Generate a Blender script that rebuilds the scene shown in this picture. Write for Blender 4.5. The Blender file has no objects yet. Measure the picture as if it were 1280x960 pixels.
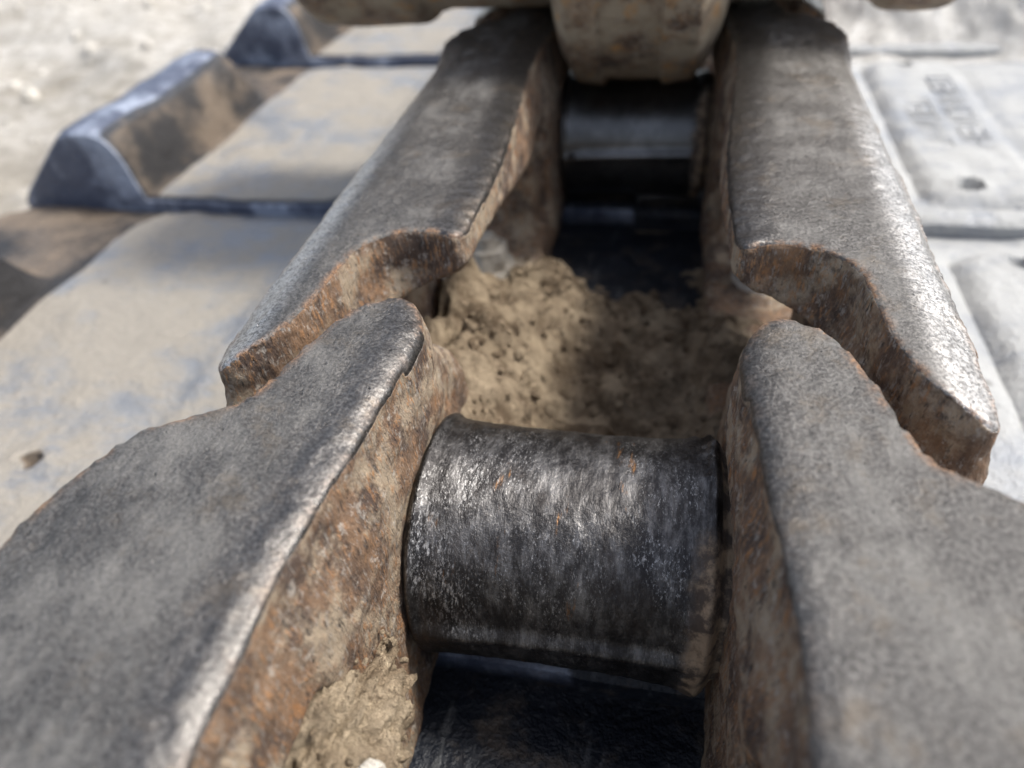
import bpy, bmesh, math, random
import numpy as np
from mathutils import Matrix, Vector

# ------------------------------------------------------------------ scene, camera, light
sc = bpy.context.scene
COL = sc.collection
S = 0.068                      # metres per modelling unit
Z0 = 1.46                      # ground lies this far below the rail tops
XC = 0.173
ORIGIN = Vector((0, 0, Z0 * S))
P = 2.70                       # track pitch
Y1 = 1.13                      # first pin

cam_d = bpy.data.cameras.new('camera')
cam = bpy.data.objects.new('camera', cam_d)
COL.objects.link(cam)
right = Vector((0.9789, 0.1914, -0.0750))
down = Vector((0.0746, -0.6731, -0.7350))
fwd = Vector((-0.1914, 0.7137, -0.6730))
R = Matrix((right, -down, -fwd)).transposed().to_4x4()
cam.matrix_world = Matrix.Translation(ORIGIN + Vector((XC, 0, 1.0)) * S) @ R
cam_d.sensor_width = 36.0
cam_d.lens = 36.0 * 880 / 1280
cam_d.clip_start = 0.002
cam_d.clip_end = 200
cam_d.dof.use_dof = True
cam_d.dof.focus_distance = 1.64 * S
cam_d.dof.aperture_fstop = 12.5
sc.camera = cam

SUN_AZ = math.radians(66)      # clockwise from +y (ahead) towards +x
SUN_EL = math.radians(55)
w = bpy.data.worlds.new('World')
sc.world = w
w.use_nodes = True
nt = w.node_tree
bg = nt.nodes['Background']
sky = nt.nodes.new('ShaderNodeTexSky')
sky.sky_type = 'NISHITA'
sky.sun_disc = False
sky.sun_elevation = SUN_EL
sky.sun_rotation = SUN_AZ
sky.dust_density = 3.0
hsv = nt.nodes.new('ShaderNodeHueSaturation')      # thin white haze takes some blue out of the sky
hsv.inputs['Saturation'].default_value = 0.62
nt.links.new(sky.outputs[0], hsv.inputs['Color'])
nt.links.new(hsv.outputs[0], bg.inputs[0])
bg.inputs[1].default_value = 0.15
sun_d = bpy.data.lights.new('sun', 'SUN')
sun_d.energy = 2.6
sun_d.angle = math.radians(11)      # sun through thin haze: soft shadow edges
sun_d.color = (1.0, 0.95, 0.87)
sun = bpy.data.objects.new('sun', sun_d)
COL.objects.link(sun)
sdir = Vector((math.sin(SUN_AZ) * math.cos(SUN_EL), math.cos(SUN_AZ) * math.cos(SUN_EL), math.sin(SUN_EL)))
sun.rotation_euler = sdir.to_track_quat('Z', 'Y').to_euler()
sun.location = (1, 1, 2)
vs = sc.view_settings
vs.view_transform = 'Standard'
vs.look = 'None'
vs.gamma = 1
vs.use_curve_mapping = False
vs.exposure = 0.98
sc.cycles.max_bounces = 6
sc.cycles.use_denoising = True
sc.cycles.denoising_prefilter = 'ACCURATE'
sc.cycles.use_adaptive_sampling = False

rnd = random.Random(7)
rng = np.random.default_rng(11)

# ------------------------------------------------------------------ numeric helpers
def lattice(seed):
    return np.random.default_rng(seed).random((32, 32, 32)).astype(np.float32) * 2 - 1

_LAT = [lattice(s) for s in range(4)]

def vnoise(x, y, z, s=0):
    L = _LAT[s % 4]
    xi, yi, zi = np.floor(x).astype(int), np.floor(y).astype(int), np.floor(z).astype(int)
    fx, fy, fz = x - xi, y - yi, z - zi
    fx, fy, fz = [f * f * (3 - 2 * f) for f in (fx, fy, fz)]
    x0, x1, y0, y1, z0, z1 = xi % 32, (xi + 1) % 32, yi % 32, (yi + 1) % 32, zi % 32, (zi + 1) % 32
    a = L[x0, y0, z0] * (1 - fx) + L[x1, y0, z0] * fx
    b = L[x0, y1, z0] * (1 - fx) + L[x1, y1, z0] * fx
    c = L[x0, y0, z1] * (1 - fx) + L[x1, y0, z1] * fx
    d = L[x0, y1, z1] * (1 - fx) + L[x1, y1, z1] * fx
    return (a * (1 - fy) + b * fy) * (1 - fz) + (c * (1 - fy) + d * fy) * fz

def fbm(x, y, z, f=1.0, o=4, s=0):
    r, a = 0, 1.0
    for k in range(o):
        r = r + a * vnoise(x * f + 3.7 * k, y * f + 1.3 * k, z * f + 7.1 * k, s + k)
        f *= 2.03
        a *= 0.5
    return r

def smin(a, b, k):
    h = np.clip(0.5 + 0.5 * (b - a) / k, 0, 1)
    return b * (1 - h) + a * h - k * h * (1 - h)

def smax(a, b, k):
    return -smin(-a, -b, k)

def sstep(a, b, x):
    t = np.clip((x - a) / (b - a), 0, 1)
    return t * t * (3 - 2 * t)

def poly_sdf(px, py, pts):
    pts = np.asarray(pts, float)
    d = np.full(px.shape, 1e9)
    s = np.ones(px.shape)
    n = len(pts)
    for i in range(n):
        a, b = pts[i], pts[i - 1]
        ex, ey = b - a
        wx, wy = px - a[0], py - a[1]
        t = np.clip((wx * ex + wy * ey) / (ex * ex + ey * ey + 1e-12), 0, 1)
        bx, by = wx - ex * t, wy - ey * t
        d = np.minimum(d, bx * bx + by * by)
        c1, c2, c3 = py >= a[1], py < b[1], ex * wy > ey * wx
        fl = (c1 & c2 & c3) | (~c1 & ~c2 & ~c3)
        s = np.where(fl, -s, s)
    return s * np.sqrt(d)

def smooth_closed(pts, it=2):
    pts = [tuple(p) for p in pts]
    for _ in range(it):
        out = []
        for i in range(len(pts)):
            a, b = pts[i], pts[(i + 1) % len(pts)]
            out.append((a[0] * .75 + b[0] * .25, a[1] * .75 + b[1] * .25))
            out.append((a[0] * .25 + b[0] * .75, a[1] * .25 + b[1] * .75))
        pts = out
    return pts

def surface_net(fn, lo, hi, step):
    ax = [np.arange(lo[i], hi[i] + step, step) for i in range(3)]
    X, Y, Z = np.meshgrid(*ax, indexing='ij', sparse=True)
    V = np.broadcast_to(fn(X, Y, Z), tuple(len(a) for a in ax)).astype(np.float32)
    nx, ny, nz = V.shape
    sg = V < 0
    c = [(i, j, k) for i in (0, 1) for j in (0, 1) for k in (0, 1)]
    def cut(A, i, j, k):
        return A[i:nx - 1 + i, j:ny - 1 + j, k:nz - 1 + k]
    cnt = sum(cut(sg, *q).astype(np.uint8) for q in c)
    act = (cnt > 0) & (cnt < 8)
    idx = np.full(act.shape, -1, np.int64)
    cells = np.argwhere(act)
    idx[act] = np.arange(len(cells))
    vals = {q: V[cells[:, 0] + q[0], cells[:, 1] + q[1], cells[:, 2] + q[2]] for q in c}
    acc = np.zeros((len(cells), 3))
    num = np.zeros(len(cells))
    for a in c:
        for d in range(3):
            if a[d]:
                continue
            b = list(a); b[d] = 1; b = tuple(b)
            va, vb = vals[a], vals[b]
            m = (va < 0) != (vb < 0)
            t = np.where(m, va / np.where(va == vb, 1, va - vb), 0)
            p = np.tile(np.array(a, float), (len(cells), 1))
            p[:, d] += t
            acc[m] += p[m]
            num[m] += 1
    pos = (cells + acc / num[:, None]) * step + np.array(lo)
    faces = []
    for d in range(3):
        e = [slice(1, n - 1) for n in V.shape]
        e0, e1 = list(e), list(e)
        e0[d] = slice(0, V.shape[d] - 1)
        e1[d] = slice(1, V.shape[d])
        A, B = sg[tuple(e0)], sg[tuple(e1)]
        for flag, m in ((0, A & ~B), (1, ~A & B)):
            q = np.argwhere(m)
            base = q.copy()
            for k in range(3):
                if k != d:
                    base[:, k] += 1
            u, v = (d + 1) % 3, (d + 2) % 3
            def at(du, dv):
                r = base.copy()
                r[:, u] -= du
                r[:, v] -= dv
                return idx[r[:, 0], r[:, 1], r[:, 2]]
            f = np.stack([at(1, 1), at(0, 1), at(0, 0), at(1, 0)], 1)
            if flag:
                f = f[:, ::-1]
            faces.append(f)
    faces = np.concatenate(faces)
    for _ in range(2):
        x, y, z = pos[:, 0], pos[:, 1], pos[:, 2]
        h = step * 0.4
        f0 = fn(x, y, z)
        g = np.stack([fn(x + h, y, z) - f0, fn(x, y + h, z) - f0, fn(x, y, z + h) - f0], 1) / h
        gl = np.maximum((g * g).sum(1), 0.05)
        mv = np.clip(f0 / gl, -step, step)[:, None] * g
        pos -= mv * 0.8
    return pos, faces

def grads(fn, p, h=0.012):
    x, y, z = p.T
    g = np.stack([fn(x + h, y, z) - fn(x - h, y, z), fn(x, y + h, z) - fn(x, y - h, z), fn(x, y, z + h) - fn(x, y, z - h)], 1)
    return g / np.maximum(np.linalg.norm(g, axis=1), 1e-9)[:, None]

def mesh_np(name, pos, faces, attrs=None, smooth=True):
    me = bpy.data.meshes.new(name)
    pos = np.asarray(pos, np.float32)
    faces = np.asarray(faces, np.int32)
    n = faces.shape[1]
    me.vertices.add(len(pos))
    me.vertices.foreach_set('co', pos.ravel())
    me.loops.add(faces.size)
    me.loops.foreach_set('vertex_index', faces.ravel())
    me.polygons.add(len(faces))
    me.polygons.foreach_set('loop_start', np.arange(0, faces.size, n, dtype=np.int32))
    me.update(calc_edges=True)
    me.validate()
    me.polygons.foreach_set('use_smooth', np.full(len(me.polygons), smooth))
    for k, v in (attrs or {}).items():
        a = me.attributes.new(k, 'FLOAT', 'POINT')
        a.data.foreach_set('value', np.asarray(v, np.float32))
    return me

def grid_mesh(name, X, Y, Z, attrs=None, wrap=False):
    n, m = X.shape
    pos = np.stack([X, Y, Z], -1).reshape(-1, 3)
    I = np.arange(n * m).reshape(n, m)
    if wrap:
        I = np.concatenate([I, I[:, :1]], 1)
    f = np.stack([I[:-1, :-1], I[1:, :-1], I[1:, 1:], I[:-1, 1:]], -1).reshape(-1, 4)
    return mesh_np(name, pos, f, {k: v.ravel() for k, v in (attrs or {}).items()})

# ------------------------------------------------------------------ objects
def empty(name, y, label, cat, group=None):
    o = bpy.data.objects.new(name, None)
    COL.objects.link(o)
    o.location = ORIGIN + Vector((0, y, 0)) * S
    o.scale = (S, S, S)
    o.empty_display_size = 0.2
    tag(o, label, cat, group)
    return o

def tag(o, label=None, cat=None, group=None, kind=None):
    for k, v in (('label', label), ('category', cat), ('group', group), ('kind', kind)):
        if v:
            o[k] = v

def obj(name, me, m=None, parent=None, loc=(0, 0, 0)):
    o = bpy.data.objects.new(name, me)
    COL.objects.link(o)
    if m is not None and not me.materials:
        me.materials.append(m)
    if parent is not None:
        o.parent = parent
        o.location = loc
    else:
        o.location = ORIGIN + Vector(loc) * S
        o.scale = (S, S, S)
    return o

def bm_mesh(name, bm, smooth=False):
    me = bpy.data.meshes.new(name)
    bm.normal_update()
    bm.to_mesh(me)
    bm.free()
    if smooth:
        me.polygons.foreach_set('use_smooth', np.ones(len(me.polygons), bool))
    return me

# ------------------------------------------------------------------ materials
class NT:
    def __init__(self, name):
        self.m = bpy.data.materials.new(name)
        self.m.use_nodes = True
        self.t = self.m.node_tree
        self.b = self.t.nodes['Principled BSDF']
        tc = self.t.nodes.new('ShaderNodeTexCoord')
        oi = self.t.nodes.new('ShaderNodeObjectInfo')
        add = self.t.nodes.new('ShaderNodeVectorMath')
        sc_ = self.t.nodes.new('ShaderNodeVectorMath')
        sc_.operation = 'SCALE'
        cb = self.t.nodes.new('ShaderNodeCombineXYZ')
        for i in range(3):
            self.t.links.new(oi.outputs['Random'], cb.inputs[i])
        self.t.links.new(cb.outputs[0], sc_.inputs[0])
        sc_.inputs['Scale'].default_value = 37.0
        self.t.links.new(tc.outputs['Object'], add.inputs[0])
        self.t.links.new(sc_.outputs[0], add.inputs[1])
        self.co = add.outputs[0]
        self.raw = tc.outputs['Object']
    def link(self, a, b):
        self.t.links.new(a, b)
    def set(self, sock, v):
        if hasattr(v, 'is_linked') or isinstance(v, bpy.types.NodeSocket):
            self.link(v, sock)
        else:
            if isinstance(v, tuple) and len(v) == 3 and sock.type == 'RGBA':
                v = (*v, 1)
            sock.default_value = v
    def map(self, scale, raw=False):
        n = self.t.nodes.new('ShaderNodeMapping')
        self.link(self.raw if raw else self.co, n.inputs[0])
        n.inputs['Scale'].default_value = scale
        return n.outputs[0]
    def noise(self, scale=5, detail=5, rough=.55, st=(1, 1, 1), dist=0):
        n = self.t.nodes.new('ShaderNodeTexNoise')
        self.link(self.map(st), n.inputs['Vector'])
        n.inputs['Scale'].default_value = scale
        n.inputs['Detail'].default_value = detail
        n.inputs['Roughness'].default_value = rough
        n.inputs['Distortion'].default_value = dist
        return n.outputs['Fac']
    def voro(self, scale=5, st=(1, 1, 1), feature='F1'):
        n = self.t.nodes.new('ShaderNodeTexVoronoi')
        n.feature = feature
        self.link(self.map(st), n.inputs['Vector'])
        n.inputs['Scale'].default_value = scale
        return n.outputs['Distance']
    def ramp(self, v, a, b, lo=0.0, hi=1.0, smooth=True):
        n = self.t.nodes.new('ShaderNodeMapRange')
        n.interpolation_type = 'SMOOTHSTEP' if smooth else 'LINEAR'
        self.set(n.inputs['Value'], v)
        n.inputs['From Min'].default_value = a
        n.inputs['From Max'].default_value = b
        n.inputs['To Min'].default_value = lo
        n.inputs['To Max'].default_value = hi
        return n.outputs[0]
    def math(self, op, a, b=0.0, clamp=False):
        n = self.t.nodes.new('ShaderNodeMath')
        n.operation = op
        n.use_clamp = clamp
        self.set(n.inputs[0], a)
        self.set(n.inputs[1], b)
        return n.outputs[0]
    def mix(self, f, a, b):
        n = self.t.nodes.new('ShaderNodeMix')
        n.data_type = 'RGBA'
        self.set(n.inputs[0], f)
        self.set(n.inputs[6], a)
        self.set(n.inputs[7], b)
        return n.outputs[2]
    def mixf(self, f, a, b):
        n = self.t.nodes.new('ShaderNodeMix')
        self.set(n.inputs[0], f)
        self.set(n.inputs[2], a)
        self.set(n.inputs[3], b)
        return n.outputs[0]
    def attr(self, name):
        n = self.t.nodes.new('ShaderNodeAttribute')
        n.attribute_name = name
        return n.outputs['Fac']
    def sep(self):
        n = self.t.nodes.new('ShaderNodeSeparateXYZ')
        self.link(self.raw, n.inputs[0])
        return n.outputs
    def bump(self, h, dist, strength=1.0, prev=None):
        n = self.t.nodes.new('ShaderNodeBump')
        n.inputs['Strength'].default_value = strength
        n.inputs['Distance'].default_value = dist * S
        self.link(h, n.inputs['Height'])
        if prev is not None:
            self.link(prev, n.inputs['Normal'])
        return n.outputs[0]
    def out(self, color, rough, metal=0.0, normal=None, spec=None):
        self.set(self.b.inputs['Base Color'], color)
        self.set(self.b.inputs['Roughness'], rough)
        self.set(self.b.inputs['Metallic'], metal)
        if normal is not None:
            self.link(normal, self.b.inputs['Normal'])
        if spec is not None:
            self.set(self.b.inputs['Specular IOR Level'], spec)
        return self.m

def rust_layers(n):
    """rusty, earth-caked forging: colour and height"""
    big = n.noise(3.2, 6, .6)
    mid = n.noise(9, 6, .65, (1, 1, .55))
    fine = n.noise(42, 4, .7, (1, 1, .4))
    col = n.mix(n.ramp(mid, .40, .62), (.080, .052, .038), (.23, .140, .082))
    col = n.mix(n.math('MULTIPLY', n.ramp(fine, .52, .66), n.ramp(big, .44, .62, 0, .85)), col, (.37, .17, .060))
    col = n.mix(n.ramp(n.noise(6.5, 7, .68), .46, .61), col, (.36, .285, .20))
    col = n.mix(n.math('MULTIPLY', n.ramp(n.noise(30, 4, .7), .57, .68), .7), col, (.42, .38, .33))
    col = n.mix(n.ramp(n.noise(22, 5, .7, (1, 1, .4)), .57, .7), col, (.035, .026, .022))
    gr = n.noise(58, 5, .75, (1.3, 1.3, .28))
    col = n.mix(n.math('MULTIPLY', n.ramp(gr, .52, .64), n.ramp(n.noise(4.5, 5, .65), .40, .56, .15, .9)), col, (.36, .19, .085))
    col = n.mix(n.math('MULTIPLY', n.ramp(n.noise(75, 4, .75, (1.3, 1.3, .28)), .54, .66), .6), col, (.36, .33, .29))
    col = n.mix(n.ramp(n.noise(66, 4, .75, (1.3, 1.3, .3)), .56, .68, 0, .8), col, (.030, .022, .018))
    h = n.math('ADD', n.math('ADD', n.math('MULTIPLY', mid, .4), n.math('MULTIPLY', fine, .25)), n.math('MULTIPLY', gr, .45))
    return col, h

def mat_link():
    n = NT('forged_steel')
    rc, rh = rust_layers(n)
    top, edge, shoulder = n.attr('top'), n.attr('edge'), n.attr('shoulder')
    rc = n.mix(n.attr('pale'), rc, n.mix(n.noise(8, 5, .7), (.42, .36, .28), (.60, .55, .47)))
    grain = n.noise(120, 4, .8)
    pits = n.voro(34)
    dust = n.noise(5.0, 7, .66)
    speck = n.noise(190, 3, .85)
    # worn rail top: dark steel under a film of dust, bare on the shoulders
    steel = n.mix(n.ramp(grain, .38, .66), (.055, .052, .050), (.145, .139, .133))
    film = n.mix(n.noise(14, 4, .6), (.125, .120, .112), (.250, .240, .222))
    fm = n.ramp(n.math('ADD', n.math('MULTIPLY', dust, .6), n.math('MULTIPLY', n.noise(17, 7, .78, (1.3, .7, 1)), .4)), .44, .60, .03, .60)
    fm = n.math('MULTIPLY', fm, n.ramp(n.noise(30, 4, .7, (3, .10, 1)), .36, .56, .62, 1.0))
    fm = n.math('MULTIPLY', fm, n.ramp(speck, .38, .56, .68, 1.0))
    fm = n.math('MULTIPLY', fm, n.ramp(n.math('ADD', shoulder, n.math('MULTIPLY', n.math('SUBTRACT', n.noise(7, 5, .7), .5), .6)), .02, .42, 1.0, .06))
    steel = n.mix(n.ramp(n.attr('outer'), .15, .6), steel, n.mix(n.ramp(grain, .40, .58), (.13, .126, .122), (.46, .45, .44)))  # lighter outer shoulder: its glint put into the steel colour
    tc = n.mix(fm, steel, film)
    tc = n.mix(n.math('MULTIPLY', n.ramp(n.noise(6.5, 6, .75), .52, .68), .40), tc, (.135, .106, .075))
    tc = n.mix(n.ramp(pits, .02, .09, .55, 0), tc, (.03, .026, .023))
    # ragged rusty line on the arrises
    em = n.math('MULTIPLY', edge, n.ramp(n.noise(17, 5, .75), .42, .62))
    tc = n.mix(em, tc, n.mix(n.ramp(grain, .45, .6), (.10, .055, .032), (.25, .135, .065)))
    tm = n.ramp(n.math('ADD', top, n.math('MULTIPLY', n.math('SUBTRACT', n.noise(18, 4, .7), .5), .5)), .38, .62)
    col = n.mix(tm, rc, tc)
    bare = n.math('MULTIPLY', tm, n.math('SUBTRACT', 1.0, n.math('MULTIPLY', fm, .8)))
    bare = n.math('MULTIPLY', bare, n.math('SUBTRACT', 1.0, em))
    metal = n.math('MULTIPLY', bare, .85)
    rough = n.mixf(bare, .82, n.ramp(shoulder, 0, 1, .43, .27))
    nb = n.bump(n.math('MULTIPLY', rh, n.ramp(tm, 0, 1, 1.0, .10)), .05, .9)
    calm = n.ramp(shoulder, .05, .6, .85, .15)
    nb = n.bump(n.math('MULTIPLY', grain, calm), .006, .8, nb)
    nb = n.bump(n.math('MULTIPLY', n.noise(38, 3, .6), calm), .008, .5, nb)
    nb = n.bump(n.ramp(pits, .0, .12), .010, .7, nb)
    return n.out(col, rough, metal, nb)

def mat_bushing(polished=False):
    n = NT('polished_steel' if polished else 'scuffed_steel')
    streak = n.noise(13, 7, .75, (1.6, .6, .6))
    fine = n.noise(62, 4, .8, (1.8, .6, .6))
    wear = n.noise(3.4, 6, .7, (1, .8, .8))
    grain = n.noise(80, 3, .7)
    rim = n.attr('rim')
    col = n.mix(n.ramp(streak, .42, .66), (.038, .036, .036), (.155, .15, .147))
    col = n.mix(n.math('MULTIPLY', n.ramp(fine, .51, .63), n.ramp(wear, .52, .65)), col, (.54, .53, .52))
    col = n.mix(n.math('MULTIPLY', n.ramp(n.noise(120, 3, .8, (1.6, .7, .7)), .55, .64), n.ramp(wear, .42, .58)), col, (.33, .325, .32))
    col = n.mix(n.ramp(n.noise(3.2, 6, .7, (1.2, .7, .7)), .52, .64, 0, .8), col, (.038, .033, .031))
    col = n.mix(n.math('MULTIPLY', n.ramp(n.noise(6, 5, .7, (2.2, .5, .5)), .62, .70), .8), col, (.24, .12, .045))
    rr = n.ramp(n.math('ADD', rim, n.math('MULTIPLY', n.math('SUBTRACT', n.noise(12, 5, .7), .5), .8)), .35, .75)
    dirt = n.mix(n.ramp(n.noise(15, 5, .7), .42, .6), (.06, .043, .032), (.26, .19, .125))
    col = n.mix(rr, col, dirt)
    metal = n.math('MULTIPLY', n.math('SUBTRACT', 1, rr), .9)
    rough = n.mixf(rr, n.ramp(fine, .35, .7, .34, .50), .85)
    if polished:
        col = n.mix(rr, n.mix(n.ramp(wear, .4, .65), (.085, .083, .081), (.16, .156, .153)), dirt)
        rough = n.mixf(rr, n.ramp(fine, .35, .7, .28, .36), .85)
        return n.out(col, rough, metal, n.bump(grain, .002, .4))
    nb = n.bump(streak, .006, .5)
    nb = n.bump(fine, .005, .6, nb)
    nb = n.bump(grain, .003, .6, nb)
    return n.out(col, rough, metal, nb)

def mat_shoe():
    n = NT('dusty_shoe_steel')
    mud, shade_tint, side = n.attr('mud'), n.attr('shade_tint'), n.attr('side')
    big = n.noise(1.5, 6, .62)
    mid = n.noise(5.5, 6, .65)
    fine = n.noise(34, 4, .7)
    paint = n.mix(mid, (.14, .153, .175), (.255, .27, .29))
    dust = n.mix(fine, (.185, .168, .142), (.30, .276, .238))
    dust_glare = n.mix(fine, (.265, .27, .268), (.37, .375, .37))
    dust = n.mix(side, dust, dust_glare)  # right half paler: sun reflection put into the dust colour
    dm = n.ramp(n.math('ADD', n.math('ADD', n.math('MULTIPLY', big, .5), n.math('MULTIPLY', mid, .3)), n.math('MULTIPLY', n.noise(9, 6, .75, (.5, 2.2, 1)), .2)), .40, .54, .10, 1)
    col = n.mix(dm, paint, dust)
    brown = n.mix(n.ramp(n.noise(1.9, 5, .6), .38, .60), (.020, .019, .020), (.135, .105, .078))
    mm = n.ramp(n.math('ADD', mud, n.math('MULTIPLY', n.math('SUBTRACT', mid, .5), .7)), .40, .62)
    col = n.mix(mm, col, brown)
    shade_dark = n.mix(n.ramp(n.noise(7, 5, .7, (4, .5, 1)), .55, .72), (.008, .011, .018), (.085, .09, .095))  # shade between the links put into the plate colour, with pale scratches
    shade_blue = n.mix(n.ramp(n.noise(2.4, 5, .7), .45, .62), (.060, .072, .11), (.27, .305, .38))  # blue skylit shade put into the colour of rib and leading face
    cm = n.ramp(shade_tint, .3, .7)
    shade_dark = n.mix(n.ramp(n.noise(5, 6, .75), .50, .70, 0, .55), shade_dark, (.15, .12, .09))
    col = n.mix(cm, col, n.mix(n.ramp(shade_tint, 1.2, 1.8), shade_dark, shade_blue))
    col = n.mix(n.math('MULTIPLY', n.ramp(n.voro(3.0), .03, .10, .8, 0), n.ramp(big, .5, .6)), col, (.06, .05, .042))
    rough = n.mixf(cm, n.ramp(dm, 0, 1, .42, .8), .45)
    nb = n.bump(mid, .05, .7)
    nb = n.bump(fine, .012, .8, nb)
    return n.out(col, rough, n.math('MULTIPLY', n.math('SUBTRACT', 1, dm), .3), nb)

def mat_dirt(name, a, b, dark, wide=False):
    n = NT(name)
    f = n.noise(26, 6, .75)
    m = n.noise(6, 6, .65)
    col = n.mix(n.ramp(m, .36, .64), a, b)
    col = n.mix(n.ramp(f, .54, .68, 0, .7), col, tuple(min(1, c * 1.35) for c in b))
    col = n.mix(n.ramp(n.noise(15, 5, .7), .58, .70, 0, .85), col, dark)
    if wide:
        col = n.mix(n.ramp(n.noise(.55, 5, .6), .45, .62, 0, .65), col, dark)
    nb = n.bump(n.noise(18, 7, .75), .06, 1.0)
    nb = n.bump(n.noise(85, 3, .8), .012, 1.0, nb)
    return n.out(col, .95, 0, nb, .15)

def mat_roller():
    n = NT('roller_casting')
    rc, rh = rust_layers(n)
    g = n.noise(5, 6, .65)
    col = n.mix(n.ramp(g, .36, .6), rc, (.42, .345, .25))
    col = n.mix(n.ramp(n.noise(7, 6, .7), .53, .68), col, (.52, .28, .10))
    return n.out(col, n.ramp(g, .3, .7, .5, .8), .15, n.bump(rh, .06, .9))

def mat_plain(name, a, b, rough, scale=12, metal=0.0, bump=.02):
    n = NT(name)
    f = n.noise(scale, 6, .7)
    return n.out(n.mix(n.ramp(f, .35, .65), a, b), rough, metal, n.bump(n.noise(scale * 2.5, 5, .75), bump, .9))

M_POLISH = mat_bushing(True)
M_LINK, M_BUSH, M_SHOE, M_ROLL = mat_link(), mat_bushing(), mat_shoe(), mat_roller()
M_DIRT = mat_dirt('packed_earth', (.17, .125, .083), (.42, .335, .235), (.080, .058, .039))
M_CLAY = mat_dirt('dry_clay', (.28, .215, .145), (.46, .37, .26), (.11, .08, .052))
M_GROUND = mat_dirt('dusty_ground', (.42, .395, .35), (.63, .605, .56), (.36, .32, .26), True)
M_PALE = mat_dirt('pale_dry_dirt', (.60, .585, .55), (.78, .765, .73), (.46, .44, .40))
M_GRAVEL = mat_plain('gravel_grey', (.34, .32, .28), (.58, .55, .50), .9, 2.2)
M_STONE = mat_plain('pale_stone', (.34, .31, .26), (.56, .53, .47), .9, 16)
M_NUT = mat_plain('dusty_bolt', (.30, .27, .23), (.55, .52, .47), .6, 10, .3)
M_PIN = mat_plain('rusty_pin', (.11, .06, .035), (.28, .15, .075), .8, 14, .1, .03)

# ------------------------------------------------------------------ ground (structure)
def ground():
    nx, ny = 300, 300
    u = np.linspace(-1, 1, nx)
    v = np.linspace(-1, 1, ny)
    gx = np.sign(u) * (np.abs(u) * 9 + np.abs(u) ** 7 * 900)
    gy = 5 + np.sign(v) * (np.abs(v) * 9 + np.abs(v) ** 7 * 900)
    X, Y = np.meshgrid(gx, gy, indexing='ij')
    fade = np.exp(-((X / 40) ** 2 + (Y / 40) ** 2))
    Z = -Z0 + fade * (.16 * fbm(X, Y, X * 0, .7, 5) + .16 * np.abs(fbm(X, Y, X * 0 + 4, 1.6, 4)))
    me = grid_mesh('ground', X, Y, Z)
    o = obj('ground', me, M_GROUND)
    tag(o, kind='structure')
ground()

# ------------------------------------------------------------------ track link (forged, outline in plan)
RAIL_NEAR = [(.365, .505), (.44, .528), (.52, .530), (.59, .498), (.635, .45), (.655, .37), (.66, .25), (.675, .13),
        (.725, .02), (.79, -.035), (.845, -.045), (.862, .02), (.866, .4), (.872, 1.2),
        (.935, 2.0 - .35), (.972, P - .80), (.966, P - .60), (.942, P - .46), (.895, P - .335), (.855, P - .28), (.77, P - .238), (.70, P - .205), (.655, P - .15),
        (.635, P - .06), (.61, P + .03), (.572, P + .13), (.53, P + .195), (.45, P + .226), (.40, P + .205), (.374, P + .15),
        (.368, P + .07), (.378, P - .10), (.394, P - .28), (.412, P - .46), (.422, P - .62), (.415, P - .85), (.385, P - 1.2),
        (.358, P - 1.6), (.355, .8)]

RAIL_FAR = [p for p in RAIL_NEAR if not (1.5 < p[1] < P - .27 and p[0] > .8)]
_i = RAIL_FAR.index((.872, 1.2))
RAIL_FAR[_i + 1:_i + 1] = [(.872, P - .60), (.866, P - .47), (.835, P - .36)]
RAIL_NEAR, RAIL_FAR = smooth_closed(RAIL_NEAR, 2), smooth_closed(RAIL_FAR, 2)
RAIL = RAIL_NEAR
NEAR = True

def h_in(t):
    return np.interp(t, [.5, .8, P - 1.6, P - 1.2, P - .85, P - .62, P - .46, P - .28, P - .1, P + .1, P + .3],
                     [.365, .355, .358, .385, .415, .422, .412, .394, .378, .368, .39])
def h_out(t):
    return np.interp(t, [-.05, 0, .4, 1.3, 1.85, P - .5], [.845, .862, .866, .872, .93, .97] if NEAR else [.845, .862, .866, .872, .872, .87])

def box_t(t, z, t0, t1, z0, z1, r):
    qx = np.abs(t - (t0 + t1) / 2) - (t1 - t0) / 2 + r
    qz = np.abs(z - (z0 + z1) / 2) - (z1 - z0) / 2 + r
    return np.minimum(np.maximum(qx, qz), 0) + np.hypot(np.maximum(qx, 0), np.maximum(qz, 0)) - r

def slab(h, a, b):
    return np.maximum(a - h, h - b)

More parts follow.
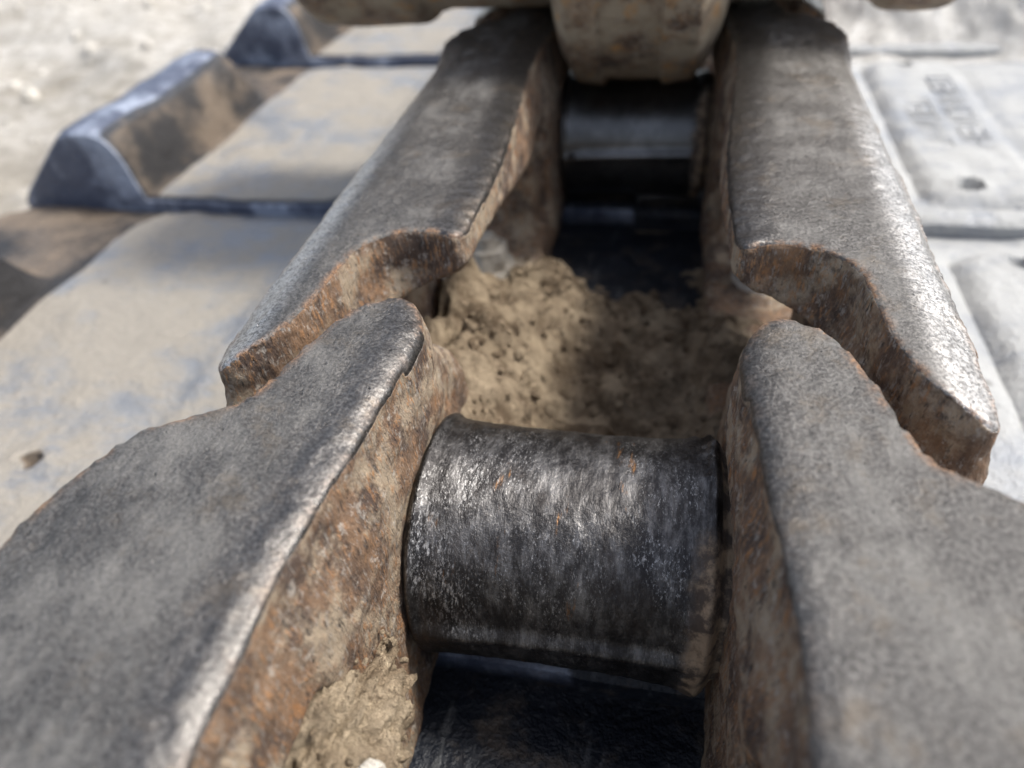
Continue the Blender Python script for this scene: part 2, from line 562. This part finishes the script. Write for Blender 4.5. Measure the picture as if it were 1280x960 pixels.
def link_sdf(h, t, z):
    wob = .002 * vnoise(t * 7, h * 7, z * 5, 1) + .0016 * vnoise(t * 30, h * 30, z * 9, 2)
    d2 = poly_sdf(h + 0 * t, t + 0 * h, RAIL) + wob
    hi, ho = h_in(t), h_out(t)
    si = np.clip(1 - (h - hi) / .11, 0, 1.2)
    so = np.clip(1 - (ho - h) / .17, 0, 1.2)
    so = so * (sstep(P - .75, P - 1.25, t) if NEAR else sstep(P - .38, P - .75, t))
    ztop = -.030 * si ** 3.6 - .075 * so ** 2.4 + .004 * vnoise(h * 4, t * 4, 0 * t, 3)
    zbot = -(.11 + .20 * sstep(.6, 1.9, t) + .55 * np.clip(h - hi, 0, .3))
    head = smax(smax(d2, z - ztop, .016), zbot - z, .04)
    # web with two openings
    web = np.maximum(slab(h, np.maximum(.415, hi + .026), .80), box_t(t, z, .30, P - .30, -1.0, -.06, .05))
    win = poly_sdf(t + 0 * z, z + 0 * t, [(.66, -.19), (1.84, -.40), (1.92, -.48), (1.92, -.86), (.66, -.86)]) - .03
    web = smax(web, -win, .05)
    foot = smax(slab(h, .40, .86), box_t(t, z, .36, P - .42, -1.03, -.84, .04), .05)
    d = smin(smin(head, web, .09), foot, .10)
    # inner end: finger with bored boss
    fp = smin(np.hypot(t - P, z + .62) - .50, box_t(t, z, P - .64, P + .17, -1.0, -.06, .12), .16)
    fin = smax(smax(slab(h, .392 + (hi + .018 - .392) * sstep(-.40, -.04, z), .632), fp, .07), poly_sdf(h + 0 * t, t + 0 * h, [(.2, P - .6), (.2, P + 1), (.64, P + 1), (.64, P - .1), (.95, P - .6)]), .05)
    d = smin(d, fin, .07)
    # outer end
    op = smin(np.hypot(t, z + .60) - .46, box_t(t, z, -.03, 1.10, -1.0, -.07, .08), .14)
    out = smax(slab(h, .655, .862), op, .045)
    d = smin(d, out, .06)
    # keep the inner rail edge straight and crisp
    d = smax(d, np.minimum(hi + .001 - h - .25 * np.clip(-z - .10, 0, 1), np.minimum(t - .60, P - .02 - t) * 50 + 0 * z), .006)
    # pocket in front of the finger of the neighbouring link
    pocket = smax(np.hypot(t, z + .62) - .74, h - .640, .05)
    d = smax(d, -np.maximum(pocket, z + .115 + .42 * np.clip(h - .36, 0, 1)), .03)
    d = smax(d, np.minimum(d2 - .004 - .30 * np.clip(-z - .12, 0, 1), .75 - t), .018)
    return d

def link_meshes():
    pos, faces = surface_net(link_sdf, (.30, -.52, -1.06), (.97, P + .56, .035), .0115)
    n = grads(link_sdf, pos)
    h, t, z = pos.T
    d2 = poly_sdf(h, t, RAIL)
    inner = np.exp(-((h - h_in(t)) / .05) ** 4) * sstep(.50, .56, t) * sstep(P + .16, P + .05, t)
    edge = np.exp(-(np.abs(d2 + .004) / .013) ** 2) * sstep(-.09, -.03, z) * (1 - .8 * inner)
    under = sstep(-.035, -.12, z)
    si_ = np.clip(1 - (h - h_in(t)) / .11, 0, 1.2)
    so_ = np.clip(1 - (h_out(t) - h) / .17, 0, 1.2) * (sstep(P - .75, P - 1.25, t) if NEAR else sstep(P - .38, P - .75, t))
    zt = -.030 * si_ ** 3.6 - .075 * so_ ** 2.4
    top = sstep(.30, .62, n[:, 2]) * sstep(-.055, -.03, z - zt)
    # bare rounded shoulder also counts as rail top
    si = np.clip(1 - (h - h_in(t)) / .16, 0, 1)
    so = np.clip(1 - (h_out(t) - h) / .17, 0, 1) * (sstep(P - .75, P - 1.25, t) if NEAR else sstep(P - .38, P - .75, t))
    sh = np.maximum(si, so)
    top = np.maximum(top, sstep(.05, .25, n[:, 2]) * sstep(-.07, -.04, z - zt) * (inner > .4))
    rough = .0045 * fbm(h, t, z, 16, 3) * (1 - .75 * top) + .0022 * fbm(h, t, z, 45, 2, 1) + .004 * edge * fbm(h, t, z, 40, 2, 2)
    pale = sstep(.4, .8, n[:, 2]) * sstep(-.70, -.78, z) * sstep(.6, .9, t) * sstep(P - .9, P - 1.2, t)  # dusty foot top, paled in colour to stand for sunlight on it
    pos = pos + n * rough[:, None]
    at = {'outer': so, 'top': top, 'edge': edge, 'shoulder': sh, 'pale': pale}
    atr = dict(at)
    if NEAR:      # the nearest right rail gets dust film added to mute its inner-edge glint
        atr['shoulder'] = sh * .38
    else:
        atr['pale'] = pale * 0
    r = mesh_np('track_link', pos, faces, atr)
    pl = pos * np.array([-1, 1, 1])
    l = mesh_np('track_link', pl, faces[:, ::-1], at)
    return l, r

LINK_L, LINK_R = link_meshes()
RAIL, NEAR = RAIL_FAR, False
FAR_L, FAR_R = link_meshes()
for _m in (FAR_L, FAR_R):
    _m.materials.append(M_LINK)

# ------------------------------------------------------------------ bushing
def bushing_mesh(k=1.0):
    nx, na = 150, 220
    xs = np.linspace(-.41, .41, nx)
    th = np.linspace(0, 2 * math.pi, na, endpoint=False)
    X, T = np.meshgrid(xs, th, indexing='ij')
    ax = np.abs(X)
    # angle from the top, positive towards -y (the viewer)
    A = (T + math.pi) % (2 * math.pi) - math.pi
    r = .322 + .012 * np.clip(ax / .34, 0, 1) ** 2.5
    worn = sstep(1.55, 1.40, A + .10 * X) * sstep(-1.9, -1.5, A)        # polished by the sprocket
    r = r - .016 * worn * sstep(.36, .33, ax)
    r = r - .045 * sstep(.345, .392, ax) ** 1.5
    lip = np.exp(-((A + .10 * X - 1.50) / .07) ** 2) * sstep(.34, .28, ax)
    r = r + .010 * lip
    cy, cz = -np.sin(A), np.cos(A)
    r = r + .0014 * k * fbm(X * 2, A * .8, A * 0, 4, 4) + .0012 * k * fbm(X * 14, A * 2.5, A * 0, 3, 3, 1)
    r = r + .012 * np.maximum(0, fbm(X * 9, A * 3, A * 0 + 4, 1.5, 4, 2)) * sstep(.27, .36, X)      # crust at the right end
    rim = sstep(.362, .382, ax) * .9 + .25 * sstep(1.5, 1.7, np.abs(A))
    rim = np.where(X > 0, np.maximum(rim, sstep(.25, .35, X) * .8 * sstep(-.2, .9, A)), rim)
    return grid_mesh('bushing', X, r * cy, r * cz, {'rim': np.clip(rim, 0, 1)}, wrap=True)
BUSH = bushing_mesh()
BUSH_FAR = bushing_mesh(.15)
BUSH_FAR.materials.append(M_POLISH)

# ------------------------------------------------------------------ track shoe
ZS = -1.03
def shoe_mesh(hole=False):
    t0, t1 = -.20, P - .12
    ts = np.concatenate([[t0 + .0, t0 + .012, t0 + .03, t0 + .06], np.linspace(t0 + .1, t1, 90)])
    # the ends of the shoe carry a raised rib that falls away outwards
    xs = np.concatenate([np.linspace(-4.07, -3.0, 50), np.linspace(-2.97, 3.0, 150), np.linspace(3.03, 4.07, 50)])
    X, T = np.meshgrid(xs, ts, indexing='ij')
    ax = np.abs(X)
    prof = np.interp(ts, [t0, t0 + .04, t0 + .16, .4, 2.0, P - .45, P - .25, P - .12], [-.02, .012, .015, 0, 0, -.03, -.085, -.10])
    Z = ZS + np.tile(prof, (len(xs), 1))
    # rib
    ribt = sstep(1.62, 1.32, T)
    prof_r = np.interp(ax, [3.14, 3.17, 3.21, 3.26, 3.34, 3.45, 3.54, 3.64, 4.03, 4.07], [0, .25, .36, .42, .445, .45, .43, .36, .03, -.02])
    # outer feather beyond the end of the rib
    prof_p = np.interp(ax, [3.2, 4.03, 4.07], [0, .02, -.03])
    Z = Z + prof_r * ribt + prof_p * (1 - ribt)
    # name boss
    bx, bt = ax - 1.89, T - 1.09
    def boss(w_, l_, r_):
        qx, qt = np.abs(bx) - w_ + r_, np.abs(bt) - l_ + r_
        return np.minimum(np.maximum(qx, qt), 0) + np.hypot(np.maximum(qx, 0), np.maximum(qt, 0)) - r_
    d = boss(.29, 1.10, .10)
    isr = (X > 0)
    Z = Z + np.where(isr, .030 * sstep(.03, -.03, d), .022 * sstep(1.86, 1.83, ax))
    Z = Z - np.where(isr, .022, 0) * np.exp(-((d - .045) / .03) ** 2)
    for hy, hx in ((.13, 1.80), (2.10, 1.86)):
        q = np.hypot(ax - hx, T - hy)
        Z = Z - isr * .08 * sstep(.065, .04, q) + isr * .018 * np.exp(-((q - .085) / .02) ** 2)
    Z = Z + .012 * fbm(X, T, X * 0, 1.6, 5) + .02 * np.maximum(0, fbm(X, T, X * 0 + 3, 3.3, 4, 1) - .35) * (ax > .9)
    q = np.hypot(ax - 2.28, T - .34) + .02 * fbm(X, T, X * 0, 9, 3) + (0 if hole else 9)
    Z = Z - (~isr) * .09 * sstep(.042, .022, q) + (~isr) * .02 * np.exp(-((q - .09) / .03) ** 2) * (T > .3)
    mud = (sstep(3.00, 3.10, ax) * sstep(3.56, 3.3, ax) * 1.0 + .9 * sstep(1.3, 1.6, T) * sstep(2.98, 3.12, ax)) * (X < 0)
    mud = np.clip(mud + (~isr) * sstep(.075, .04, q), 0, 1)
    shade_tint = sstep(.50, .42, ax)  # centre strip between the links, painted dark for the shade there
    # blue-grey of skylit shade painted on the crest and outer slope of the rib and along the leading edge
    crest = sstep(3.20, 3.3, ax) * ribt
    nose = sstep(t0 + .05, t0 + .0, T)
    shade_tint = np.maximum(shade_tint, 2.0 * np.maximum(crest, nose * .9) * (X < 0))
    mud = mud * (1 - crest)
    side = sstep(-.5, .5, X)
    top = grid_mesh('tmp', X, T, Z)
    bpy.data.meshes.remove(top)
    # close the shell: skirt down to the underside
    n, m = X.shape
    pos = np.stack([X, T, Z], -1)
    und = pos.copy()
    und[..., 2] = np.minimum(ZS - .13, Z - .10)
    I = np.arange(n * m).reshape(n, m)
    J = I + n * m
    f = [np.stack([I[:-1, :-1], I[1:, :-1], I[1:, 1:], I[:-1, 1:]], -1).reshape(-1, 4),
         np.stack([J[:-1, :-1], J[:-1, 1:], J[1:, 1:], J[1:, :-1]], -1).reshape(-1, 4)]
    for a, b in ((I[:, 0], J[:, 0]), (I[::-1, -1], J[::-1, -1]), (I[::-1, 0], None), ):
        if b is None:
            continue
        f.append(np.stack([a[:-1], b[:-1], b[1:], a[1:]], -1))
    for a, b in ((I[0, ::-1], J[0, ::-1]), (I[-1], J[-1])):
        f.append(np.stack([a[:-1], b[:-1], b[1:], a[1:]], -1))
    vv = np.concatenate([pos.reshape(-1, 3), und.reshape(-1, 3)])
    # skirt vertices: leading face and rib end are painted the blue-grey of skylit shade
    def dbl(a, lead=None):
        a2 = a.copy()
        if lead is not None:
            a2[:, 0] = lead
        return np.concatenate([a.ravel(), a2.ravel()])
    cl = shade_tint.copy()
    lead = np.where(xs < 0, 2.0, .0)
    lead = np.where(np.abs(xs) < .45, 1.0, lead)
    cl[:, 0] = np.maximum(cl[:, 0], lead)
    at = {'mud': dbl(mud), 'shade_tint': dbl(cl, lead), 'side': dbl(side)}
    me = mesh_np('track_shoe', vv, np.concatenate(f), at)
    me.polygons.foreach_set('use_smooth', np.ones(len(me.polygons), bool))
    try:
        me.set_sharp_from_angle(angle=math.radians(40))
    except Exception:
        pass
    return me
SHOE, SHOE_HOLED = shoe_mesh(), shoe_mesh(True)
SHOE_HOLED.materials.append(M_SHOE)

def grouser_mesh():
    bm = bmesh.new()
    for t in (.2, 1.05, 1.9):
        ring = []
        for x in (-4.0, 4.0):
            ring.append([bm.verts.new((x, t + a, z)) for a, z in ((-.14, ZS - .12), (-.06, ZS - .42), (.06, ZS - .42), (.14, ZS - .12))])
        a, b = ring
        for i in range(4):
            bm.faces.new((a[i], a[(i + 1) % 4], b[(i + 1) % 4], b[i]))
        bm.faces.new(a[::-1]); bm.faces.new(b)
    return bm_mesh('grouser', bm)
GROUSER = grouser_mesh()

def lettering_mesh():
    """cast, worn-down raised characters: two rows running away from the viewer"""
    r = random.Random(3)
    bm = bmesh.new()
    def bar(x0, t0, x1, t1, w_=.010):
        a, b = Vector((x0, t0, 0)), Vector((x1, t1, 0))
        d = (b - a)
        if d.length < 1e-6:
            return
        d.normalize()
        nrm = Vector((-d.y, d.x, 0)) * w_
        z = ZS + .020
        lo = [bm.verts.new((p.x, p.y, z)) for p in (a - nrm - d * w_, b - nrm + d * w_, b + nrm + d * w_, a + nrm - d * w_)]
        k = .55
        hi = [bm.verts.new((p.x, p.y, z + .011)) for p in (a - nrm * k, b - nrm * k, b + nrm * k, a + nrm * k)]
        for i in range(4):
            bm.faces.new((lo[i], lo[(i + 1) % 4], hi[(i + 1) % 4], hi[i]))
        bm.faces.new(hi)
    def row(x0, x1, ta, tb, count):
        st = (tb - ta) / count
        for k in range(count):
            a, b = ta + k * st + .012, ta + (k + 1) * st - .03
            kind = r.randrange(5)
            if kind == 0:
                bar(x0, a, x1, a); bar(x0, b, x1, b); bar((x0 + x1) / 2, a, (x0 + x1) / 2, b)
            elif kind == 1:
                bar(x0, a, x1, a); bar(x0, b, x1, b); bar(x0, a, x1, b)
            elif kind == 2:
                bar(x0, a, x1, (a + b) / 2); bar(x0, b, x1, (a + b) / 2); 
            elif kind == 3:
                bar(x0, a, x1, a); bar(x0, a, x0, b); bar(x1, a, x1, b); bar((x0 + x1) / 2, a, (x0 + x1) / 2, b)
            else:
                bar(x0, a, x1, a); bar(x1, a, x1, b); bar(x1, b, x0, b); bar(x0, b, x0, a)
    row(1.71, 1.87, .36, 1.45, 8)
    row(1.95, 2.09, .36, 1.85, 10)
    me = bm_mesh('lettering', bm)
    a = me.attributes.new('side', 'FLOAT', 'POINT')
    a.data.foreach_set('value', np.ones(len(me.vertices), np.float32))
    return me
LETTERING = lettering_mesh()

def bolt_mesh():
    bm = bmesh.new()
    # washer
    bmesh.ops.create_cone(bm, cap_ends=True, segments=32, radius1=.135, radius2=.125, depth=.03, matrix=Matrix.Translation((0, 0, .015)))
    bmesh.ops.create_cone(bm, cap_ends=True, segments=6, radius1=.105, radius2=.100, depth=.10, matrix=Matrix.Translation((0, 0, .08)))
    bmesh.ops.create_cone(bm, cap_ends=True, segments=20, radius1=.055, radius2=.048, depth=.05, matrix=Matrix.Translation((0, 0, .152)))
    return bm_mesh('bolt', bm)
BOLT = bolt_mesh()



SEG = []
seg_labels = ['nearest track section with big blurred dark rails and the scuffed bushing in sharp focus',
              'middle track section with sharp grey rails notched around the nearest rail tips',
              'far track section mostly under the roller with cast lettering on its right shoe',
              'farthest track section whose shoe end shows at the top left corner']
G = 'track sections of the crawler chain'
root = None
def copy_tree(o, parent):
    c = o.copy()
    COL.objects.link(c)
    if parent is not None:
        c.parent = parent
    for ch in list(o.children):
        copy_tree(ch, c)
    return c
for k in range(4):
    y = Y1 + (k - 1) * P
    if k == 0:
        e = empty('track_section', y, seg_labels[0], 'track section', G)
        a = obj('track_link', LINK_L, M_LINK, e)
        b = obj('track_link', LINK_R, M_LINK, e)
        obj('bushing', BUSH, M_BUSH, e, (-.012, P, -.652))
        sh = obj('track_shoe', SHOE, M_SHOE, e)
        obj('grouser', GROUSER, M_SHOE, sh)
        obj('lettering', LETTERING, M_SHOE, sh)
        for bx in (-.62, .62):
            for bt in (.86, 1.62):
                obj('bolt', BOLT, M_NUT, e, (bx, bt, -.85))
        root = e
    else:
        e = copy_tree(root, None)
        e.location = ORIGIN + Vector((0, y, 0)) * S
        e['label'] = seg_labels[k]
        for ch in e.children:
            if ch.data is LINK_L:
                ch.data = FAR_L
            elif ch.data is LINK_R:
                ch.data = FAR_R
            elif ch.data is BUSH:
                ch.data = BUSH_FAR
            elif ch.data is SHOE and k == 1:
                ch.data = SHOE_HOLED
    SEG.append(e)

# ------------------------------------------------------------------ track roller
def roller():
    yc, R0 = 3.90, .56
    e = bpy.data.objects.new('track_roller', None)
    COL.objects.link(e)
    e.location = ORIGIN + Vector((0, yc, R0 + .004)) * S
    e.scale = (S, S, S)
    tag(e, 'rusty track roller riding on the rails at the top of the picture', 'roller')
    def lathe(name, prof, m):
        prof = np.array(prof, float)
        seg = np.linspace(0, len(prof) - 1, len(prof) * 8)
        px = np.interp(seg, np.arange(len(prof)), prof[:, 0])
        pr = np.interp(seg, np.arange(len(prof)), prof[:, 1])
        # round the corners a little
        for _ in range(1):
            px[1:-1] = (px[:-2] + 2 * px[1:-1] + px[2:]) / 4
            pr[1:-1] = (pr[:-2] + 2 * pr[1:-1] + pr[2:]) / 4
        th = np.linspace(0, 2 * math.pi, 200, endpoint=False)
        X = np.tile(px[:, None], (1, 200))
        T = np.tile(th, (len(px), 1))
        Rr = np.tile(pr[:, None], (1, 200))
        Y, Z = Rr * np.sin(T), Rr * np.cos(T)
        Rr = Rr + .012 * fbm(X, Y, Z, 3, 4)
        return obj(name, grid_mesh(name, X, Rr * np.sin(T), Rr * np.cos(T), None, True), m, e)
    lathe('centre_flange', [(-.40, R0 - .2), (-.395, R0 + .02), (-.37, R0 + .14), (-.345, R0 + .24), (-.285, R0 + .34), (-.16, R0 + .355), (-.15, R0 + .33), (.11, R0 + .33), (.12, R0 + .355),
                            (.26, R0 + .345), (.33, R0 + .24), (.37, R0 + .14), (.395, R0 + .02), (.40, R0 - .2)], M_ROLL)
    for s in (-1, 1):
        wd = 1.22 if s < 0 else 1.0
        pr = [(.36, R0 - .2), (.37, R0), (.7, R0 - .005), (.95, R0), (1.02, R0 + .01), (1.08, R0 + .05 * wd), (1.2 * wd, R0 + .06 * wd), (1.32 * wd, R0 + .05 * wd), (1.40 * wd, R0 - .10), (1.42 * wd, R0 - .3), (1.42 * wd, .15)]
        o = lathe('tread', [(s * a, r) for a, r in pr][::s], M_ROLL)
    bm = bmesh.new()
    bmesh.ops.create_cone(bm, cap_ends=True, segments=40, radius1=.22, radius2=.22, depth=3.0, matrix=Matrix.Rotation(math.pi / 2, 4, 'Y'))
    obj('shaft', bm_mesh('shaft', bm, False), M_PIN, e)
roller()

# ------------------------------------------------------------------ earth caked in the chain
def heap_z(X, Y):
    Z = -1.07 + .15 * sstep(1.3, 1.7, Y) * sstep(3.4, 2.5, Y)
    Z = Z + .40 * sstep(-.08, -.50, X) * sstep(3.1, 2.1, Y) + .07 * sstep(.22, .46, X) * sstep(2.8, 2.1, Y)
    Z = Z + .10 * sstep(2.0, 1.5, Y)
    w1 = X + .12 * fbm(X, Y, X * 0 + 5, 2.5, 3)
    w2 = Y + .12 * fbm(X, Y, X * 0 + 8, 2.5, 3)
    ridge = 1 - np.abs(fbm(w1, w2, X * 0 + 9, 2.6, 4, 1))
    Z = Z + .06 * fbm(X, Y, X * 0, 2.2, 4) + .17 * (ridge - .7) + .018 * (1 - 2 * np.abs(fbm(w1, w2, X * 0 + 2, 6, 4, 2)))
    Z = Z + .010 * fbm(X, Y, X * 0 + 4, 18, 4, 3)
    fade = sstep(2.75, 3.25, Y + .3 * fbm(X, Y, X * 0 + 1, 2.2, 4))
    return np.maximum(Z * (1 - fade) + fade * -1.12, -1.12)

def heap():
    xs = np.linspace(-.62, .62, 230)
    ys = np.linspace(1.2, 3.6, 380)
    X, Y = np.meshgrid(xs, ys, indexing='ij')
    o = obj('earth_heap', grid_mesh('earth_heap', X, Y, heap_z(X, Y)), M_DIRT)
    tag(o, 'crumbly brown earth packed between the links behind the sharp bushing', 'earth')
heap()

def scatter(name, pts, radii, m, seed):
    """many small angular crumbs or pebbles joined into one mesh"""
    bm = bmesh.new()
    bmesh.ops.create_icosphere(bm, subdivisions=1, radius=1)
    V = np.array([v.co[:] for v in bm.verts]); F = np.array([[v.index for v in f.verts] for f in bm.faces])
    bm.free()
    g = np.random.default_rng(seed)
    n = len(pts)
    k = g.uniform(.65, 1.25, (n, len(V), 1))
    q = g.normal(size=(n, 3, 3)); q, _ = np.linalg.qr(q)
    st = g.uniform(.6, 1.25, (n, 1, 3))
    vv = np.einsum('nij,nvj->nvi', q, V[None] * k * st) * np.asarray(radii)[:, None, None] + np.asarray(pts)[:, None, :]
    ff = (F[None] + (np.arange(n) * len(V))[:, None, None]).reshape(-1, 3)
    o = obj(name, mesh_np(name, vv.reshape(-1, 3), ff, None, False), m)
    tag(o, kind='stuff')
    return o

def pile():
    xs = np.linspace(1.05, 5.6, 170)
    ys = np.linspace(6.15, 10.5, 160)
    X, Y = np.meshgrid(xs, ys, indexing='ij')
    n1 = fbm(X, Y, X * 0 + 3, 1.3, 5)
    prof = sstep(6.15, 6.9, Y + .12 * n1) * sstep(1.05, 1.7, X + .1 * n1) * sstep(5.6, 4.2, X) * sstep(10.5, 9, Y)
    Z = -1.12 + prof * (.36 + .10 * n1 + .10 * (1 - 2 * np.abs(fbm(X, Y, X * 0 + 6, 2.4, 4, 1))))
    o = obj('dirt_pile', grid_mesh('dirt_pile', X, Y, Z), M_PALE)
    tag(o, 'bright pale dirt pile on the farthest track shoe at the top right', 'dirt pile')
pile()

def crumbs():
    n = 1100
    X, Y = rng.uniform(-.50, .50, n), rng.uniform(1.3, 3.0, n)
    r = .005 + .026 * rng.random(n) ** 5
    scatter('soil_crumbs', np.stack([X, Y, heap_z(X, Y) + r * .4], 1), r, M_DIRT, 3)
crumbs()

def rubble():
    n = 5200
    X, Y = rng.uniform(-16, 16, n), rng.uniform(-3, 26, n)
    r = .02 + .09 * rng.random(n) ** 5
    Z = -Z0 + .16 * fbm(X, Y, X * 0, .7, 5) + .16 * np.abs(fbm(X, Y, X * 0 + 4, 1.6, 4))
    scatter('gravel', np.stack([X, Y, Z + r * .2], 1), r, M_GRAVEL, 4)
rubble()

def blob(name, c, r, seed, m, amp=.25, sub=5, freq=3.0, rough=.05):
    bm = bmesh.new()
    bmesh.ops.create_icosphere(bm, subdivisions=sub, radius=1)
    P_ = np.array([v.co[:] for v in bm.verts])
    k = 1 + amp * fbm(P_[:, 0] + seed, P_[:, 1], P_[:, 2], freq * .5, 3, seed) + rough * fbm(P_[:, 0], P_[:, 1] + seed, P_[:, 2], freq * 2.5, 4, seed + 1)
    for v, q, kk in zip(bm.verts, P_, k):
        v.co = Vector((q[0] * r[0] * kk, q[1] * r[1] * kk, q[2] * r[2] * kk))
    me = bm_mesh(name, bm, True)
    return obj(name, me, m, None, c)

o = blob('clay_clod', (-.46, .45, -.54), (.17, .29, .20), 5, M_CLAY, .22, 6, 3.4, .17)
tag(o, 'dry tan clay clod lodged in the nearest left link below the bushing', 'clay')
o = blob('clay_patch', (.53, .34, -.60), (.16, .22, .24), 9, M_CLAY, .25, 5, 3.0, .08)
tag(o, 'dry clay smeared on the nearest right link under the bushing end', 'clay')

def loose():
    n = 500
    q = rng.normal(size=(n, 3)); q /= np.linalg.norm(q, axis=1)[:, None]
    c = np.where(np.arange(n)[:, None] < 380, np.array([[-.46, .45, -.54]]), np.array([[.53, .34, -.60]]))
    e = np.where(np.arange(n)[:, None] < 380, np.array([[.18, .30, .21]]), np.array([[.17, .23, .25]]))
    p = c + q * e * rng.uniform(.9, 1.05, (n, 1))
    scatter('clay_crumbs', p, .005 + .022 * rng.random(n) ** 3, M_CLAY, 6)
loose()

def stone(c, r, seed, label):
    bm = bmesh.new()
    rr = random.Random(seed)
    for _ in range(14):
        v = Vector((rr.gauss(0, 1), rr.gauss(0, 1), rr.gauss(0, 1))).normalized()
        bm.verts.new((v.x * r[0], v.y * r[1], v.z * r[2]))
    bmesh.ops.convex_hull(bm, input=list(bm.verts))
    bmesh.ops.bevel(bm, geom=list(bm.edges), offset=min(r) * .12, segments=2, affect='EDGES')
    o = obj('stone', bm_mesh('stone', bm), M_STONE, None, c)
    tag(o, label, 'stone')
    return o
stone((-.305, .430, -.425), (.050, .036, .040), 2, 'angular white stone stuck in the dry clay at the bottom edge')
